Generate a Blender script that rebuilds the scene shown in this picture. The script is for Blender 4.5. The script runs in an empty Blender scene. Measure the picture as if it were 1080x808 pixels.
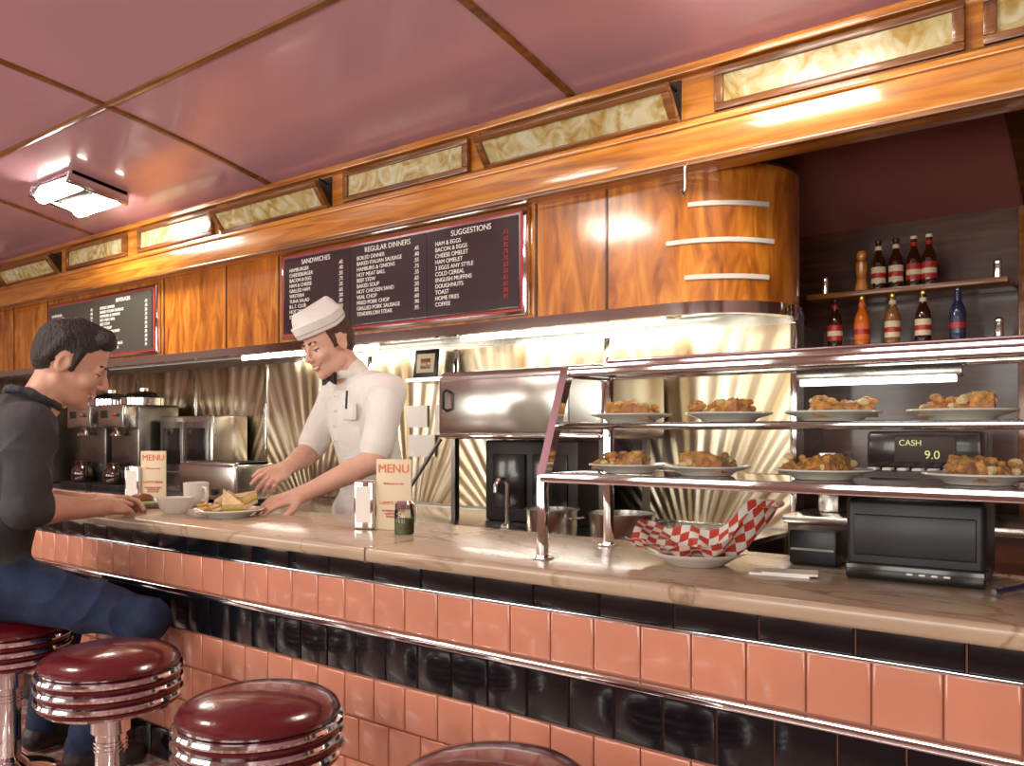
import bpy, bmesh, math, random
import numpy as np
from mathutils import Vector, Matrix
random.seed(7)
sc=bpy.context.scene
sc.view_settings.view_transform='Standard'
sc.view_settings.exposure=0.0
# ------------------------------------------------------------ materials
def newmat(name):
    m=bpy.data.materials.new(name); m.use_nodes=True
    nt=m.node_tree
    return m,nt,nt.nodes['Principled BSDF']
def P(name,col,rough=.5,metal=0,coat=0,bump=0,bscale=50,var=0,vscale=8,emit=0,bdist=.01,sss=0,stretch=None):
    m,nt,b=newmat(name)
    b.inputs['Base Color'].default_value=(*col,1)
    b.inputs['Roughness'].default_value=rough
    b.inputs['Metallic'].default_value=metal
    b.inputs['Coat Weight'].default_value=coat
    b.inputs['Coat Roughness'].default_value=.06
    b.inputs['Subsurface Weight'].default_value=sss
    if sss: b.inputs['Subsurface Scale'].default_value=.01
    if emit:
        b.inputs['Emission Color'].default_value=(*col,1); b.inputs['Emission Strength'].default_value=emit
    tc=nt.nodes.new('ShaderNodeTexCoord')
    if var:
        n=nt.nodes.new('ShaderNodeTexNoise'); n.inputs['Scale'].default_value=vscale; n.inputs['Detail'].default_value=4
        nt.links.new(tc.outputs['Object'],n.inputs['Vector'])
        r=nt.nodes.new('ShaderNodeValToRGB')
        r.color_ramp.elements[0].position=.3; r.color_ramp.elements[1].position=.7
        r.color_ramp.elements[0].color=(*[c*(1-var) for c in col],1)
        r.color_ramp.elements[1].color=(*[min(1,c*(1+var)) for c in col],1)
        nt.links.new(n.outputs['Fac'],r.inputs['Fac']); nt.links.new(r.outputs['Color'],b.inputs['Base Color'])
    if bump:
        n=nt.nodes.new('ShaderNodeTexNoise'); n.inputs['Scale'].default_value=bscale; n.inputs['Detail'].default_value=3
        src=tc.outputs['Object']
        if stretch:
            mp=nt.nodes.new('ShaderNodeMapping'); mp.inputs['Scale'].default_value=stretch; nt.links.new(src,mp.inputs['Vector']); src=mp.outputs[0]
        nt.links.new(src,n.inputs['Vector'])
        bp=nt.nodes.new('ShaderNodeBump'); bp.inputs['Strength'].default_value=bump; bp.inputs['Distance'].default_value=bdist
        nt.links.new(n.outputs['Fac'],bp.inputs['Height']); nt.links.new(bp.outputs['Normal'],b.inputs['Normal'])
    return m
def ramp(nt,els):
    r=nt.nodes.new('ShaderNodeValToRGB'); cr=r.color_ramp
    while len(cr.elements)<len(els): cr.elements.new(.5)
    for e,(p,c) in zip(cr.elements,els):
        e.position=p; e.color=(*c,1)
    return r
def wood(name,cols,scale=(1,8,8),rough=.3,coat=1,dist=1.5):
    m,nt,b=newmat(name)
    tc=nt.nodes.new('ShaderNodeTexCoord'); mp=nt.nodes.new('ShaderNodeMapping'); mp.inputs['Scale'].default_value=scale
    n=nt.nodes.new('ShaderNodeTexNoise'); n.inputs['Scale'].default_value=2.2; n.inputs['Detail'].default_value=7; n.inputs['Distortion'].default_value=dist
    nt.links.new(tc.outputs['Object'],mp.inputs['Vector']); nt.links.new(mp.outputs['Vector'],n.inputs['Vector'])
    r=ramp(nt,[(.3,cols[0]),(.5,cols[1]),(.7,cols[2])])
    nt.links.new(n.outputs['Fac'],r.inputs['Fac']); nt.links.new(r.outputs['Color'],b.inputs['Base Color'])
    b.inputs['Roughness'].default_value=rough; b.inputs['Coat Weight'].default_value=coat; b.inputs['Coat Roughness'].default_value=.1
    return m
M={}
M['chrome']=P('chrome',(.82,.82,.83),.08,1)
M['steel']=P('stainless_steel',(.64,.62,.57),.22,1,var=.12,vscale=5)
M['steel_dk']=P('dark_steel',(.26,.24,.22),.3,1,var=.3)
M['blk_tile']=P('black_tile',(.005,.005,.007),.16,coat=.25)
M['pink_tile']=P('pink_tile',(.62,.255,.160),.2,coat=.4,var=.09,vscale=6)
M['grout']=P('grout',(.38,.16,.11),.8)
M['wood']=wood('amber_wood',[(.24,.058,.006),(.54,.165,.013),(.76,.31,.042)],(5,5,1.3))
M['wood_x']=wood('amber_wood_beam',[(.30,.085,.008),(.58,.20,.019),(.73,.32,.048)],(.7,9,9))
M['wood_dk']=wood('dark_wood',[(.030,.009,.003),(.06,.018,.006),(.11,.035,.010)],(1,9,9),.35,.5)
M['wood_trim']=wood('trim_wood',[(.13,.042,.009),(.22,.078,.015),(.32,.125,.026)],(1,9,9),.35,.6)
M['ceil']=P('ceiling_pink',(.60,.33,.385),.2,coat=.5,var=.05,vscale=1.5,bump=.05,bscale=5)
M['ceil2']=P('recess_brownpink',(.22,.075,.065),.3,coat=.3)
M['burg']=P('burgundy_vinyl',(.11,.005,.008),.22,coat=.5,bump=.06,bscale=60)
M['white']=P('white_ceramic',(.78,.75,.68),.15,coat=.5)
M['black']=P('black_plastic',(.010,.010,.011),.4)
M['rubber']=P('black_gloss',(.008,.008,.008),.2,coat=.3)
M['wallp']=P('wall_paint',(.42,.27,.22),.6)
M['dark']=P('dark_interior',(.03,.018,.012),.5)
M['paper']=P('paper_white',(.82,.79,.72),.6)
M['card']=P('menu_card_cream',(.74,.62,.42),.45)
M['orange']=P('orange_print',(.75,.16,.04),.5)
M['redp']=P('red_print',(.55,.03,.03),.5)
M['board']=P('letter_board',(.035,.015,.020),.25,coat=.5)
M['board2']=P('letter_board_grey',(.07,.07,.06),.25,coat=.6)
M['txt']=P('letter_white',(.9,.87,.8),.5,emit=.1)
M['crust']=P('pie_crust',(.66,.30,.07),.55,var=.5,vscale=70,bump=.8,bscale=120)
M['filling']=P('pie_filling',(.42,.15,.04),.4,var=.5,vscale=80)
M['bread']=P('bread',(.80,.60,.32),.7,var=.2,vscale=60,bump=.3,bscale=150)
M['egg']=P('cheese_yellow',(.80,.52,.14),.5)
M['green']=P('lettuce',(.20,.38,.05),.5)
M['meat']=P('dark_bun',(.20,.07,.025),.5,bump=.3,bscale=90)
M['skin']=P('skin_light',(.70,.41,.30),.5,sss=.08,var=.07,vscale=30)
M['skin2']=P('skin_warm',(.60,.32,.22),.5,sss=.08,var=.07,vscale=30)
M['lip']=P('lips',(.52,.22,.17),.45)
M['teeth']=P('teeth',(.85,.82,.76),.3)
M['eye']=P('eye_white',(.8,.78,.75),.2)
M['iris']=P('iris_dark',(.03,.015,.01),.2)
M['hair_bk']=P('hair_black',(.020,.012,.009),.6,bump=.9,bscale=130,stretch=(1,1,.3),var=.5,vscale=90)
M['hair_br']=P('hair_brown',(.075,.030,.013),.6,bump=.9,bscale=130,stretch=(1,1,.3),var=.4,vscale=90)
M['shirt_w']=P('cook_white_cloth',(.80,.78,.74),.8,bump=.4,bscale=11,bdist=.03)
M['shirt_g']=P('charcoal_shirt',(.040,.038,.042),.85,bump=.4,bscale=11,bdist=.04)
M['jeans']=P('blue_jeans',(.013,.026,.070),.85,bump=.4,bscale=14,bdist=.03,var=.35,vscale=18)
M['shoe']=P('shoe_leather',(.02,.012,.01),.4)
M['lamp']=P('fluorescent_tube',(1,.95,.85),.4,emit=24)
M['tube_glint']=P('reflected_tube_glow',(1,.96,.88),.4,emit=6)  # glow for the ceiling-light reflection modelled in the pie case
M['brown_gl']=P('brown_glass',(.035,.010,.004),.05,coat=1)
M['orange_gl']=P('orange_soda',(.70,.16,.01),.05,coat=1)
M['amber_gl']=P('amber_soda',(.28,.12,.04),.05,coat=1)
M['blue_gl']=P('dark_blue_label',(.02,.03,.08),.2,coat=1)
M['cream']=P('cream_label',(.70,.60,.40),.5)
M['red']=P('red_cap',(.42,.02,.015),.3)
M['gold']=P('gold_cap',(.7,.45,.12),.3,1)
M['spice']=P('spice_fill',(.13,.13,.04),.7,var=.5,vscale=200)
M['green_led']=P('green_led',(.55,.6,.25),.5,emit=.7)
def thin_glass(name,tint=(.93,.96,.94)):
    m=bpy.data.materials.new(name); m.use_nodes=True; nt=m.node_tree; nt.nodes.clear()
    o=nt.nodes.new('ShaderNodeOutputMaterial'); mx=nt.nodes.new('ShaderNodeMixShader')
    t=nt.nodes.new('ShaderNodeBsdfTransparent'); t.inputs['Color'].default_value=(*tint,1)
    g=nt.nodes.new('ShaderNodeBsdfGlossy'); g.inputs['Roughness'].default_value=.02
    f=nt.nodes.new('ShaderNodeFresnel'); f.inputs['IOR'].default_value=1.45
    nt.links.new(f.outputs[0],mx.inputs[0]); nt.links.new(t.outputs[0],mx.inputs[1]); nt.links.new(g.outputs[0],mx.inputs[2]); nt.links.new(mx.outputs[0],o.inputs[0])
    return m
M['glass']=thin_glass('clear_glass')
def fan(name,cx,cz):
    m,nt,b=newmat(name)
    tc=nt.nodes.new('ShaderNodeTexCoord'); s=nt.nodes.new('ShaderNodeSeparateXYZ'); nt.links.new(tc.outputs['Object'],s.inputs[0])
    def mth(op,a,bb):
        n=nt.nodes.new('ShaderNodeMath'); n.operation=op
        if isinstance(a,(int,float)): n.inputs[0].default_value=a
        else: nt.links.new(a,n.inputs[0])
        if isinstance(bb,(int,float)): n.inputs[1].default_value=bb
        else: nt.links.new(bb,n.inputs[1])
        return n.outputs[0]
    a=mth('ARCTAN2',mth('SUBTRACT',s.outputs['X'],cx),mth('SUBTRACT',s.outputs['Z'],cz))
    n=nt.nodes.new('ShaderNodeTexNoise'); n.noise_dimensions='1D'; n.inputs['Scale'].default_value=8; n.inputs['Detail'].default_value=2
    nt.links.new(a,n.inputs['W'])
    r=ramp(nt,[(.30,(.28,.19,.09)),(.5,(.52,.42,.28)),(.70,(.82,.74,.58))])
    nt.links.new(n.outputs['Fac'],r.inputs['Fac']); nt.links.new(r.outputs['Color'],b.inputs['Base Color'])
    w=mth('SINE',mth('MULTIPLY',a,60.),0)
    bp=nt.nodes.new('ShaderNodeBump'); bp.inputs['Strength'].default_value=.14; bp.inputs['Distance'].default_value=.01
    nt.links.new(w,bp.inputs['Height']); nt.links.new(bp.outputs['Normal'],b.inputs['Normal'])
    b.inputs['Metallic'].default_value=1; b.inputs['Roughness'].default_value=.28
    return m
def marble():
    m,nt,b=newmat('countertop_marble')
    tc=nt.nodes.new('ShaderNodeTexCoord')
    mp=nt.nodes.new('ShaderNodeMapping'); mp.inputs['Scale'].default_value=(1,2.0,1); nt.links.new(tc.outputs['Object'],mp.inputs['Vector'])
    n=nt.nodes.new('ShaderNodeTexNoise'); n.inputs['Scale'].default_value=2.0; n.inputs['Detail'].default_value=9; n.inputs['Distortion'].default_value=1.2
    nt.links.new(mp.outputs[0],n.inputs['Vector'])
    r=ramp(nt,[(.30,(.42,.30,.20)),(.47,(.48,.36,.25)),(.488,(.31,.20,.12)),(.50,(.48,.36,.25)),(.7,(.41,.30,.20))])
    nt.links.new(n.outputs['Fac'],r.inputs['Fac']); nt.links.new(r.outputs['Color'],b.inputs['Base Color'])
    b.inputs['Roughness'].default_value=.26; b.inputs['Coat Weight'].default_value=.3; b.inputs['Coat Roughness'].default_value=.12
    return m
M['marble']=marble()
def amberglass():
    m,nt,b=newmat('marbled_amber_glass')
    tc=nt.nodes.new('ShaderNodeTexCoord')
    n=nt.nodes.new('ShaderNodeTexNoise'); n.inputs['Scale'].default_value=9; n.inputs['Detail'].default_value=5; n.inputs['Distortion'].default_value=2
    nt.links.new(tc.outputs['Object'],n.inputs['Vector'])
    r=ramp(nt,[(.35,(.38,.23,.05)),(.5,(.50,.41,.19)),(.65,(.60,.57,.38))])
    nt.links.new(n.outputs['Fac'],r.inputs['Fac']); nt.links.new(r.outputs['Color'],b.inputs['Base Color'])
    nt.links.new(r.outputs['Color'],b.inputs['Emission Color']); b.inputs['Emission Strength'].default_value=.10  # slight glow put into the opaque glass for outside light
    b.inputs['Roughness'].default_value=.2
    return m
M['amber']=amberglass()
def mosaic():
    m,nt,b=newmat('mosaic_floor')
    tc=nt.nodes.new('ShaderNodeTexCoord')
    br=nt.nodes.new('ShaderNodeTexBrick'); br.offset=0; br.inputs['Scale'].default_value=1
    br.inputs['Brick Width'].default_value=.03; br.inputs['Row Height'].default_value=.03; br.inputs['Mortar Size'].default_value=.0015
    br.inputs['Color1'].default_value=(.72,.60,.52,1); br.inputs['Color2'].default_value=(.35,.09,.07,1); br.inputs['Mortar'].default_value=(.2,.17,.15,1)
    nt.links.new(tc.outputs['Object'],br.inputs['Vector']); nt.links.new(br.outputs['Color'],b.inputs['Base Color'])
    b.inputs['Roughness'].default_value=.3
    return m
M['mosaic']=mosaic()
# ------------------------------------------------------------ builder
class B:
    def __init__(s): s.v=[];s.f=[];s.m=[];s.mats=[]
    def mi(s,mat):
        mat=M[mat] if isinstance(mat,str) else mat
        if mat not in s.mats: s.mats.append(mat)
        return s.mats.index(mat)
    def add(s,vs,fs,mat,T=None):
        o=len(s.v); i=s.mi(mat)
        for v in vs:
            v=Vector(v)
            if T is not None: v=T@v
            s.v.append(tuple(v))
        for f in fs:
            s.f.append([o+k for k in f]); s.m.append(i)
        return s
    def box(s,x0,x1,y0,y1,z0,z1,mat,bev=0,T=None,seg=2):
        if bev<=0:
            vs=[(x0,y0,z0),(x1,y0,z0),(x1,y1,z0),(x0,y1,z0),(x0,y0,z1),(x1,y0,z1),(x1,y1,z1),(x0,y1,z1)]
            fs=[(0,3,2,1),(4,5,6,7),(0,1,5,4),(1,2,6,5),(2,3,7,6),(3,0,4,7)]
            return s.add(vs,fs,mat,T)
        bm=bmesh.new(); bmesh.ops.create_cube(bm,size=1)
        for v in bm.verts: v.co=Vector(((x0+x1)/2+v.co.x*(x1-x0),(y0+y1)/2+v.co.y*(y1-y0),(z0+z1)/2+v.co.z*(z1-z0)))
        bmesh.ops.bevel(bm,geom=bm.edges[:],offset=bev,segments=seg,affect='EDGES',profile=.5)
        bm.verts.index_update()
        s.add([v.co.copy() for v in bm.verts],[[v.index for v in f.verts] for f in bm.faces],mat,T); bm.free(); return s
    def lathe(s,prof,c,mat,seg=32,T=None,cap=True):
        vs=[];fs=[]
        for r,z in prof:
            for k in range(seg):
                a=2*math.pi*k/seg; vs.append((c[0]+r*math.cos(a),c[1]+r*math.sin(a),c[2]+z))
        n=len(prof)
        for j in range(n-1):
            for k in range(seg):
                k2=(k+1)%seg; fs.append((j*seg+k,j*seg+k2,(j+1)*seg+k2,(j+1)*seg+k))
        if cap:
            if prof[0][0]>1e-4: fs.append(tuple(range(seg))[::-1])
            if prof[-1][0]>1e-4: fs.append(tuple((n-1)*seg+k for k in range(seg)))
        return s.add(vs,fs,mat,T)
    def tube(s,pts,r,mat,seg=10,T=None):
        pts=[Vector(p) for p in pts]; n=len(pts)
        rs=r if isinstance(r,(list,tuple)) else [r]*n
        vs=[];fs=[]; up=None
        for i,p in enumerate(pts):
            t=(pts[min(i+1,n-1)]-pts[max(i-1,0)]).normalized()
            if up is None:
                up=Vector((0,0,1)) if abs(t.z)<.9 else Vector((1,0,0))
            a=t.cross(up).normalized(); up=a.cross(t).normalized()
            for k in range(seg):
                g=2*math.pi*k/seg; vs.append(p+(a*math.cos(g)+up*math.sin(g))*rs[i])
        for j in range(n-1):
            for k in range(seg):
                k2=(k+1)%seg; fs.append((j*seg+k,j*seg+k2,(j+1)*seg+k2,(j+1)*seg+k))
        fs.append(tuple(range(seg))[::-1]); fs.append(tuple((n-1)*seg+k for k in range(seg)))
        return s.add(vs,fs,mat,T)
    def ball(s,c,r,mat,seg=16,T=None):
        r=r if isinstance(r,(list,tuple)) else (r,r,r)
        vs=[];fs=[];n=seg//2
        for j in range(n+1):
            t=math.pi*j/n-math.pi/2; 
            for k in range(seg):
                a=2*math.pi*k/seg; vs.append((c[0]+r[0]*math.cos(t)*math.cos(a),c[1]+r[1]*math.cos(t)*math.sin(a),c[2]+r[2]*math.sin(t)))
        for j in range(n):
            for k in range(seg):
                k2=(k+1)%seg; fs.append((j*seg+k,j*seg+k2,(j+1)*seg+k2,(j+1)*seg+k))
        return s.add(vs,fs,mat,T)
    def done(s,name,parent=None,flat=False,angle=38):
        me=bpy.data.meshes.new(name); me.from_pydata(s.v,[],s.f)
        for m in s.mats: me.materials.append(m)
        me.polygons.foreach_set('material_index',s.m)
        if not flat:
            me.polygons.foreach_set('use_smooth',[True]*len(me.polygons))
        me.update(); me.validate()
        bm=bmesh.new(); bm.from_mesh(me); bmesh.ops.recalc_face_normals(bm,faces=bm.faces[:]); bm.to_mesh(me); bm.free()
        if not flat: me.set_sharp_from_angle(angle=math.radians(angle))
        o=bpy.data.objects.new(name,me); sc.collection.objects.link(o)
        if parent: o.parent=parent
        return o
def empty(name):
    e=bpy.data.objects.new(name,None); sc.collection.objects.link(e); e.empty_display_size=.1; return e
def text(body,loc,size,mat,parent,rotz=0,align='LEFT',name='lettering',space=1.0,tilt=math.pi/2,ext=.0008):
    c=bpy.data.curves.new(name,'FONT'); c.body=body; c.size=size; c.align_x=align; c.extrude=ext; c.space_line=space
    c.materials.append(M[mat]); o=bpy.data.objects.new(name,c); sc.collection.objects.link(o)
    o.location=loc; o.rotation_euler=(tilt,0,rotz)
    if parent: o.parent=parent
    return o
def TR(x,y,z,rz=0,rx=0,ry=0):
    return Matrix.Translation((x,y,z))@Matrix.Rotation(rz,4,'Z')@Matrix.Rotation(rx,4,'X')@Matrix.Rotation(ry,4,'Y')

# ------------------------------------------------------------ room shell
XL,XR=-9.0,2.2; YF=-1.4; YW=2.9
def cz(y): return 2.82-.045*(y-.5)**2
b=B(); n=24; vs=[];fs=[]
ys=[YF+(3.0-YF)*i/n for i in range(n+1)]
for y in ys: vs+= [(XL,y,cz(y)),(XR,y,cz(y)),(XR,y,cz(y)+.06),(XL,y,cz(y)+.06)]
for i in range(n):
    o=4*i
    fs+=[(o,o+1,o+5,o+4),(o+1,o+2,o+6,o+5),(o+2,o+3,o+7,o+6),(o+3,o,o+4,o+7)]
fs+=[(0,1,2,3),(4*n,4*n+1,4*n+2,4*n+3)]
b.add(vs,fs,'ceil'); b.done('ceiling')
ti=0
for X in (-7.9,-5.91,-3.93,-1.93,.07):
    b=B();vs=[];fs=[]
    for y in [YF+(2.88-YF)*i/n for i in range(n+1)]:
        z=cz(y); vs+=[(X-.02,y,z+.004),(X-.014,y,z-.012),(X+.014,y,z-.012),(X+.02,y,z+.004)]
    for i in range(n):
        o=4*i
        fs+=[(o+k,o+k+1,o+k+5,o+k+4) for k in range(3)]
    b.add(vs,fs,'wood_trim'); ti+=1; b.done('trim_%d'%ti)
for Y in (1.98,.2):
    ti+=1; B().box(XL,XR,Y-.016,Y+.016,cz(Y)-.012,cz(Y)+.004,'wood_trim',.003).done('trim_%d'%ti)
B().box(XL,XR,YF,3.9,-.1,0,'mosaic').done('floor')
b=B(); b.box(XL,XR,.72,1.40,0,.2,'mosaic'); b.box(XL,XR,.70,.72,0,.2,'chrome'); b.done('stool_platform')
B().box(XL-.1,XL,YF,3.9,0,3,'wallp').done('wall_left')
B().box(XR,XR+.1,YF,3.9,0,3,'wallp').done('wall_right')
b=B(); b.box(XL,XR,YF-.1,YF,0,.95,'wallp'); b.box(XL,XR,YF-.1,YF,2.15,3,'wallp')
wx=[(-8,-6.4),(-5.8,-4.2),(-3.6,-2.0),(-1.4,.2),(.6,1.9)]
pe=XL
for a,c in wx:
    b.box(pe,a,YF-.1,YF,.95,2.15,'wallp'); pe=c
b.box(pe,XR,YF-.1,YF,.95,2.15,'wallp'); b.done('wall_front')
for i,(a,c) in enumerate(wx):
    b=B()
    b.box(a,c,YF-.08,YF+.02,.95,1.0,'wood_trim'); b.box(a,c,YF-.08,YF+.02,2.1,2.15,'wood_trim')
    b.box(a,a+.05,YF-.08,YF+.02,1.0,2.1,'wood_trim'); b.box(c-.05,c,YF-.08,YF+.02,1.0,2.1,'wood_trim'); b.box(a,c,YF-.06,YF,1.52,1.55,'wood_trim')
    b.done('window_%d'%(i+1))
b=B(); b.box(XL,-1.20,3.4,3.5,0,1.685,'steel'); b.box(XL,-1.52,2.95,3.5,1.72,2.62,'dark'); b.done('wall_back')
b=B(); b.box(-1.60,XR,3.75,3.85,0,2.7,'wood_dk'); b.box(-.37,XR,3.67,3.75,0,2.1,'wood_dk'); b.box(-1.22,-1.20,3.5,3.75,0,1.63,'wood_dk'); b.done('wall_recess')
b=B(); b.box(XL,XR,2.9,2.95,2.30,2.60,'wood_x'); b.done('wall_transom')
ti+=1; B().box(XL,XR,2.86,2.93,2.515,2.548,'wood_x',.006).done('trim_%d'%ti)
ti+=1; B().box(XL,XR,2.875,2.91,2.335,2.350,'wood_trim',.004).done('trim_%d'%ti)
b=B(); b.box(XL,XR,2.80,2.95,2.155,2.30,'wood_x',.02,seg=3); b.box(XL,XR,2.79,2.82,2.285,2.31,'wood_x',.006); b.box(XL,XR,2.795,2.82,2.15,2.168,'wood_trim',.005)
b.done('ceiling_beam')
b=B();vs=[];fs=[]
for i in range(13):
    t=i/12; y=2.93+.83*t; z=2.33-.28*t**1.8
    vs+=[(-1.9,y,z),(XR,y,z),(XR,y,z+.04),(-1.9,y,z+.04)]
for i in range(12):
    o=4*i; fs+=[(o,o+1,o+5,o+4),(o+2,o+3,o+7,o+6),(o+1,o+2,o+6,o+5),(o+3,o,o+4,o+7)]
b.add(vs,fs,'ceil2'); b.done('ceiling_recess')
b=B()
for X in (-.42,):
    for i in range(12):
        t=i/12; y=2.93+.83*t; z=2.33-.28*t**1.8; t2=(i+1)/12; y2=2.93+.83*t2; z2=2.33-.28*t2**1.8
        b.add([(X-.03,y,z-.015),(X+.03,y,z-.015),(X+.03,y2,z2-.015),(X-.03,y2,z2-.015),(X-.03,y,z+.01),(X+.03,y,z+.01),(X+.03,y2,z2+.01),(X-.03,y2,z2+.01)],[(0,1,2,3),(0,4,7,3),(1,5,6,2),(4,5,6,7)],'wood_dk')
ti+=1; b.done('trim_%d'%ti)
# ------------------------------------------------------------ hood
AE=math.radians(24)
def path(r_off=0,x0=XL,yend=3.745):
    p=[(x0,2.9-r_off)]
    for i in range(31):
        a=-math.pi/2+(math.pi/2+AE)*i/30; R=.35+r_off
        p.append((-1.5+R*math.cos(a),3.25+R*math.sin(a)))
    x,y=p[-1]; L=(yend-y)/math.cos(AE); p.append((x-L*math.sin(AE),yend)); return p
def wallsheet(b,off0,off1,z0,z1,mat):
    po=path(off1); pi=path(off0); vs=[];fs=[]
    for (x,y),(xi,yi) in zip(po,pi): vs+=[(x,y,z0),(x,y,z1),(xi,yi,z1),(xi,yi,z0)]
    for i in range(len(po)-1):
        o=4*i; fs+=[(o,o+4,o+5,o+1),(o+1,o+5,o+6,o+2),(o+2,o+6,o+7,o+3),(o+3,o+7,o+4,o)]
    b.add(vs,fs,mat)
hood=empty('range_hood')
b=B(); wallsheet(b,-.03,0,1.68,2.2,'wood'); b.done('wood_face',hood)
b=B(); wallsheet(b,-.03,.012,1.635,1.68,'chrome'); wallsheet(b,-.03,.006,2.19,2.2,'wood_dk'); b.done('steel_lip',hood)
b=B(); b.box(XL,-1.5,2.93,3.74,1.692,1.70,'steel')
for z,m in ((1.692,'steel'),(2.19,'wood_dk')):
    pp=path(-.012)[1:]; vs=[(-1.5,3.74,z)]+[(x,y,z) for x,y in pp]
    b.add(vs,[(0,i,i+1) for i in range(1,len(pp))],m)
b.done('underside',hood)
b=B()
for x in (-7.2,-6.62,-5.02,-4.35,-3.86,-2.12,-1.775): b.box(x-.005,x+.005,2.896,2.902,1.68,2.19,'wood_dk')
b.done('panel_seams',hood)
b=B()
for z,a0,a1 in ((2.04,12,62),(1.905,-2,66),(1.77,10,62)):
    vs=[];fs=[]
    for i in range(15):
        a=math.radians(-90+a0+(a1-a0)*i/14)
        for R,zz in ((.352,z-.010),(.357,z-.008),(.357,z+.008),(.352,z+.010)): vs.append((-1.5+R*math.cos(a),3.25+R*math.sin(a),zz))
    for i in range(14):
        o=4*i; fs+=[(o+k,o+k+4,o+k+5,o+k+1) for k in range(3)]
    b.add(vs,fs,'white')
b.done('enamel_bands',hood)
B().tube([(-1.375,2.80,2.16),(-1.375,2.775,2.14),(-1.375,2.775,2.06),(-1.375,2.76,2.035),(-1.375,2.745,2.05)],.006,'chrome').done('wall_hook')
# ------------------------------------------------------------ transom windows
tr=[(-.45,.4,0),(-1.31,-.5,0),(-2.38,-1.45,1),(-3.31,-2.48,0),(-4.36,-3.42,1),(-5.30,-4.46,0),(-6.28,-5.46,0),(-7.3,-6.4,1),(-8.3,-7.4,0)]
for i,(a,c,op) in enumerate(tr):
    b=B(); w=c-a; h=.155
    T=TR(a,2.9,2.352,0,math.radians(38) if op else 0)
    fr='wood_trim'
    b.box(0,w,-.03,-.002,0,.028,fr,.005,T); b.box(0,w,-.03,-.002,h-.028,h,fr,.005,T)
    b.box(0,.035,-.03,-.002,.028,h-.028,fr,.004,T); b.box(w-.035,w,-.03,-.002,.028,h-.028,fr,.004,T)
    b.box(.035,w-.035,-.018,-.010,.028,h-.028,'amber',0,T)
    if op:
        b.box(.0,w,-.004,.002,.0,h,'dark',0,TR(a,2.898,2.352))
        for xx in (.01,w-.02): b.tube([(a+xx,2.895,2.47),(a+xx,2.83,2.485)],.005,'black')
    b.done('window_%d'%(i+6))
# ------------------------------------------------------------ fan panels
edges=[-9,-8.0,-7.1,-6.25,-5.46,-4.64,-3.66,-3.0,-2.07,-1.20]
wp=empty('sunburst_steel_backsplash')
for i in range(len(edges)-1):
    a,c=edges[i],edges[i+1]
    mf=fan('sunburst_%d'%i,(a+c)/2,.55)
    B().box(a+.01,c-.01,3.385,3.399,.81,1.632,mf).done('panel_%d'%i,wp)
    B().box(c-.014,c+.014,3.376,3.399,.81,1.632,'chrome',.005).done('batten_%d'%i,wp)
# ------------------------------------------------------------ counter
ctr=empty('diner_counter')
YC=1.40; XC=XL+.01
b=B(); b.box(XC,1.6,YC+.006,1.85,.0,.892,'grout'); b.done('body',ctr)
b=B(); b.box(XC,1.6,1.37,1.87,.892,.927,'marble',.010,seg=3); b.done('countertop',ctr)
b=B(); b.box(-1.503,-1.497,1.3695,1.8705,.8915,.9274,'chrome'); b.done('joint_strip',ctr)
def tiles(b,x0,x1,phase,w,z0,z1,mat,g=.0016,y=YC+.006,jj=.0005):
    k=math.floor((x0-phase)/w)+1; x=phase+k*w
    while x<x1:
        a,c=x+g,x+w-g; lo,hi=z0+g,z1-g; i=.006
        j=[random.uniform(-jj,jj) for _ in range(4)]
        yo=y-.008
        vs=[(a,y,lo),(c,y,lo),(c,y,hi),(a,y,hi),
            (a,yo+.003,lo),(c,yo+.003,lo),(c,yo+.003,hi),(a,yo+.003,hi),
            (a+.002,yo+.001,lo+.002),(c-.002,yo+.001,lo+.002),(c-.002,yo+.001,hi-.002),(a+.002,yo+.001,hi-.002),
            (a+i,yo+j[0],lo+i),(c-i,yo+j[1],lo+i),(c-i,yo+j[2],hi-i),(a+i,yo+j[3],hi-i)]
        fs=[]
        for L in (0,4,8):
            for q in range(4):
                q2=(q+1)%4; fs.append((L+q,L+q2,L+4+q2,L+4+q))
        fs.append((12,13,14,15))
        b.add(vs,fs,mat); x+=w
b=B(); tiles(b,XL+.05,1.5,-.557,.158,.842,.892,'blk_tile',jj=.0002); tiles(b,XL+.05,1.5,-.634,.1035,.612,.716,'blk_tile',jj=.0002); tiles(b,XL+.05,1.5,-.634,.1035,.2,.298,'blk_tile',jj=.0002); b.done('black_tiles',ctr,angle=25)
b=B(); tiles(b,XL+.05,1.5,-.477,.1025,.737,.842,'pink_tile')
for z in (.508,.404,.300): tiles(b,XL+.05,1.5,-.477+(.05 if z==.404 else 0),.1025,z,z+.103,'pink_tile')
b.done('pink_tiles',ctr,angle=40)
b=B(); b.box(XC,1.6,1.386,YC+.006,.718,.735,'chrome',.004); b.box(XC,1.6,1.394,YC+.006,.838,.844,'chrome',.001); b.done('metal_strips',ctr)
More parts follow.
